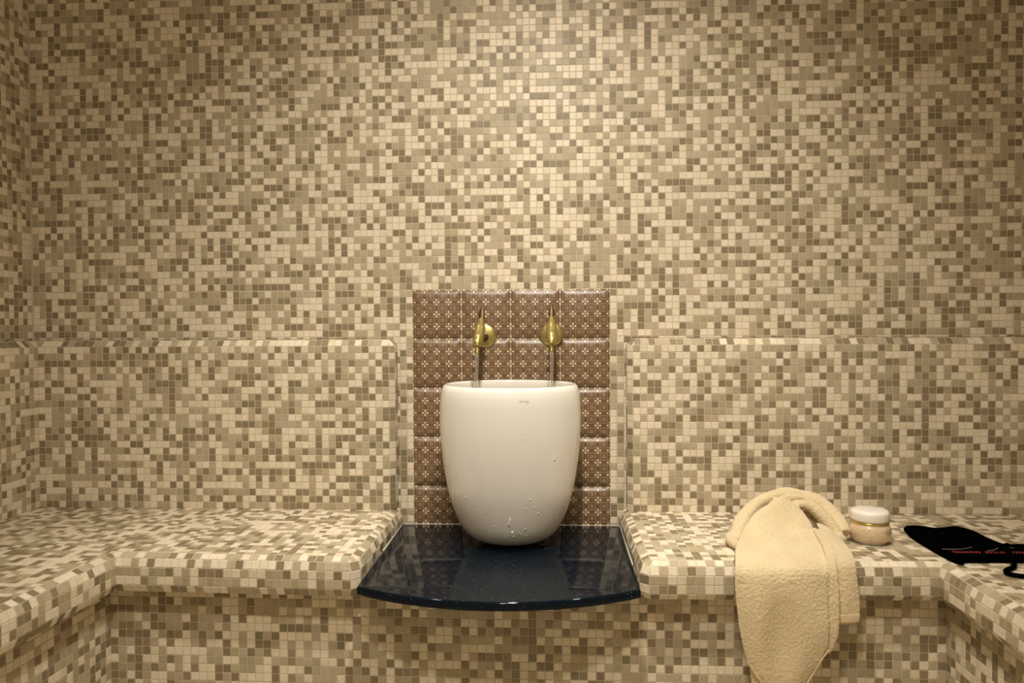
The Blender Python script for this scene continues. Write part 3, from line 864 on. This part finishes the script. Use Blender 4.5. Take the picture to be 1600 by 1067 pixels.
nv = len(me2.vertices); co = np.empty(nv * 3); me2.vertices.foreach_get('co', co); co = co.reshape(-1, 3)
nm = np.empty(nv * 3); me2.vertex_normals.foreach_get('vector', nm); nm = nm.reshape(-1, 3)
kk = np.array([0.0040 * noise.noise((x * 22, y * 14, z * 7 + 3)) + 0.0014 * noise.noise((x * 210, y * 210, z * 210)) for x, y, z in co])   # soft creases
co += nm * kk[:, None]
co[:, 2] = np.where((co[:, 1] > -0.55) & (co[:, 2] < ZB + 0.0016), ZB + 0.0016, co[:, 2])
me2.vertices.foreach_set('co', co.ravel()); me2.update()
me2.materials.clear(); me2.materials.append(M_TERRY); me2.shade_smooth()
towel['label'] = 'crumpled cream terry towel hanging over the edge of the right bench'; towel['category'] = 'towel'
hem = [[(0.7650, -0.5845, 0.3440), (0.7972, -0.5890, 0.3455), (0.8285, -0.5845, 0.3475)], [(0.7650, -0.5850, 0.3360), (0.7973, -0.5895, 0.3375), (0.8290, -0.5850, 0.3395)], [(0.7660, -0.5845, 0.3240), (0.7973, -0.5890, 0.3258), (0.8276, -0.5845, 0.3278)]]
V, F = sheet(hem, 0.006, 6, 3); obj('hem_band', pydata('hem_band', V, F), M_HEM, towel, smooth=True)
edge = spline([(0.5715, -0.597, 0.2400), (0.583, -0.600, 0.2200), (0.600, -0.604, 0.1960), (0.6131, -0.598, 0.1713)], 6)
V1 = tube(edge, 0.0018, 8)
edge = spline([(0.7515, -0.6035, 0.2700), (0.7330, -0.6015, 0.2400), (0.7160, -0.5995, 0.2090), (0.7000, -0.5980, 0.1820), (0.6840, -0.597, 0.160)], 6)
V2 = tube(edge, 0.0018, 8)
V, F = merge(V1, V2); obj('seam', pydata('seam', V, F), M_TERRY, towel, smooth=True)

# ------------------------------------------------------------------ jar of scrub
jar = empty('cosmetic_jar', (0.940, -0.362, ZB + 0.0014), label='small glass jar of beige scrub with milky lid and gold ring, beside the towel', category='jar')
def jl(name, prof, mat, n=64):
    V, F = lathe(prof, n); return obj(name, pydata(name, V, F), mat, jar, smooth=True)
jl('glass_foot', [(0, .0001), (0, .034), (.002, .0385), (.0052, .0425), (.0052, .0001)], M_GLASS)
jl('glass_body', [(.0053, .0001), (.0053, .0426), (.009, .0452), (.016, .0488), (.027, .0505), (.038, .0498), (.046, .0468), (.050, .0440), (.053, .0425), (.053, .0001)], M_SCRUB)
jl('gold_ring', [(.0515, .040), (.0515, .0452), (.0530, .0462), (.0555, .0462), (.0565, .0452), (.0565, .040)], M_GOLD)
jl('lid', [(.0570, .0001), (.0570, .0440), (.0578, .0458), (.062, .0462), (.075, .0462), (.0795, .0452), (.0825, .0425), (.0840, .038), (.0848, .02), (.085, .0001)], M_LID)
V = []; F = []
def jm(a0, a1, z0, z1):
    b = len(V)
    for a, z in ((a0, z0), (a1, z0), (a1, z1), (a0, z1)):
        r = .0509; V.append((r * sin(a), -r * cos(a), z))
    F.append((b, b + 1, b + 2, b + 3))
for (a0, a1, z0, z1) in ((.50, .60, .0405, .0413), (.63, .74, .0405, .0413), (.44, .60, .0350, .0368), (.68, .84, .0353, .0368), (.50, .58, .0310, .0320), (.62, .68, .0310, .0320), (.72, .80, .0312, .0320)):
    jm(a0, a1, z0, z1)
obj('label_print', pydata('label_print', V, F), M_INK, jar)

# ------------------------------------------------------------------ black bath mitt with cord
MITT = [(1.0698, -0.2733), (1.075, -0.250), (1.089, -0.233), (1.1076, -0.2245), (1.1255, -0.2345), (1.1505, -0.2486), (1.1753, -0.2453), (1.2116, -0.2316), (1.2288, -0.2393), (1.2453, -0.2793), (1.2422, -0.3412), (1.2529, -0.4165), (1.2750, -0.4800), (1.3050, -0.5450), (1.2284, -0.5350), (1.1500, -0.5360), (1.0843, -0.5390), (1.0762, -0.5520), (1.0634, -0.5525), (1.0565, -0.5032), (1.0552, -0.4305), (1.0580, -0.3290)]
ZM = ZB + 0.0018
def mitt():
    ring = spline([(x, y) for x, y in MITT] + [MITT[0]], 3)[:-1]
    cx_ = sum(p[0] for p in ring) / len(ring); cy_ = sum(p[1] for p in ring) / len(ring)
    V = []; F = []; n = len(ring)
    levels = [(0.97, 0.0), (1.0, 0.003), (1.0, 0.006), (0.975, 0.0095), (0.90, 0.0120), (0.70, 0.0135), (0.40, 0.014)]
    for k, z in levels:
        for (x, y) in ring:
            xx = cx_ + (x - cx_) * k; yy = cy_ + (y - cy_) * k
            dz = 0.0012 * noise.noise(Vector((xx * 30, yy * 30, z * 10))) if z > 0.008 else 0
            V.append((xx, yy, ZM + z + dz))
    for i in range(len(levels) - 1):
        for k in range(n):
            a = i * n + k; b = i * n + (k + 1) % n; F.append((a, b, b + n, a + n))
    F.append(tuple(range(n))[::-1])
    V.append((cx_, cy_, ZM + 0.014)); c = len(V) - 1; m = (len(levels) - 1) * n
    for k in range(n): F.append((m + k, m + (k + 1) % n, c))
    me = pydata('bath_mitt', V, F)
    bm = bmesh.new(); bm.from_mesh(me); bmesh.ops.recalc_face_normals(bm, faces=bm.faces); bm.to_mesh(me); bm.free()
    o = obj('bath_mitt', me, M_BLACK, smooth=True, label='black fabric bath mitt with red lettering and a cord loop, on the right bench corner', category='mitt')
    # cuff band
    s_ = spline([(1.066, -0.5475, ZM + 0.008), (1.120, -0.5270, ZM + 0.0118), (1.200, -0.5260, ZM + 0.0120), (1.290, -0.5330, ZM + 0.008)], 8)
    V, F = tube(s_, 0.0042, 10); obj('cuff_edge', pydata('cuff_edge', V, F), M_BLACK, o, smooth=True)
    # red lettering band: small running strokes, too worn to read, with a pale line above it
    vfs = []; r2 = random.Random(3)
    for x0, x1 in ((1.079, 1.140), (1.152, 1.196), (1.207, 1.262)):
        x = x0
        while x < x1:
            hgt_ = 0.019 * (1 - 0.25 * r2.random()); lean = r2.uniform(0.001, 0.004); kind_ = r2.randrange(3)
            y0 = -0.507; z = ZM + 0.0146
            if kind_ == 0: pts = [(x, y0, z), (x + lean, y0 + hgt_, z)]
            elif kind_ == 1: pts = [(x + .004, y0 + hgt_, z), (x, y0 + hgt_ * .8, z), (x + .004, y0 + hgt_ * .4, z), (x, y0, z)]
            else: pts = [(x, y0, z), (x + .002, y0 + hgt_, z), (x + .004, y0 + hgt_ * .5, z), (x, y0 + hgt_ * .5, z)]
            vfs.append(tube(pts, 0.0010, 6)); x += r2.uniform(0.0055, 0.0080)
    V, F = merge(*vfs); obj('red_lettering', pydata('red_lettering', V, F), M_RED, o, smooth=True)
    l1 = tube(spline([(1.068, -0.470, ZM + 0.0135), (1.085, -0.476, ZM + 0.0145), (1.110, -0.474, ZM + 0.0148), (1.143, -0.460, ZM + 0.0155)], 6), 0.0007, 6)
    l2 = tube(spline([(1.165, -0.486, ZM + 0.0147), (1.185, -0.478, ZM + 0.0147), (1.203, -0.462, ZM + 0.0150)], 6), 0.0007, 6)
    l3 = tube(spline([(1.215, -0.470, ZM + 0.0147), (1.232, -0.452, ZM + 0.0143), (1.250, -0.462, ZM + 0.012)], 6), 0.0007, 6)
    V, F = merge(l1, l2, l3); obj('pale_stitching', pydata('pale_stitching', V, F), M_PALE, o, smooth=True)
    c1 = tube(spline([(1.2380, -0.4420, ZM + 0.0150), (1.2480, -0.4230, ZM + 0.013), (1.2648, -0.4050, ZM + 0.005), (1.2984, -0.4000, ZM + 0.004), (1.345, -0.415, ZM + 0.004), (1.360, -0.445, ZM + 0.004), (1.335, -0.470, ZM + 0.004), (1.2950, -0.4680, ZM + 0.006), (1.2637, -0.4550, ZM + 0.012), (1.2380, -0.4420, ZM + 0.0160)], 8), 0.0042, 10)
    c2 = tube(spline([(1.2360, -0.4380, ZM + 0.0160), (1.2180, -0.4750, ZM + 0.0180), (1.1985, -0.5200, ZM + 0.0170), (1.1900, -0.5480, ZM + 0.0080), (1.1730, -0.5760, ZM + 0.0050), (1.1430, -0.6020, ZM + 0.0050), (1.1330, -0.6220, ZM + 0.0050), (1.1420, -0.6380, ZM + 0.0050), (1.1700, -0.6480, ZM + 0.0050), (1.2300, -0.6520, ZM + 0.005), (1.3000, -0.6400, ZM + 0.005)], 8), 0.0058, 10, 0.85)
    V, F = merge(c1, c2); obj('cord_loop', pydata('cord_loop', V, F), M_BLACK, o, smooth=True)
mitt()

# ------------------------------------------------------------------ recessed ceiling lamps (above the frame), one of them an added fill
for i, (x, y, p, sz, aim, cone) in enumerate(LAMPS):
    spot = ['over the basin', 'over the left bench', 'over the right bench', 'added as unseen fill over the middle of the floor', 'close to the back wall'][i]
    r = sz / 2
    V, F = lathe([(0, r + .016), (-.004, r + .016), (-.006, r + .012), (-.006, r + .003), (0, r + .001)], 32)
    o = obj('ceiling_lamp', pydata('ceiling_lamp', V, F), M_RING, smooth=True, label='round recessed ceiling lamp ' + spot, category='lamp', group='recessed ceiling lamps')
    o.location = (x, y, ZC)
    V, F = lathe([(-.001, .0001), (-.001, r)], 32)
    obj('lamp_disc', pydata('lamp_disc', V, F), M_LAMP, o)
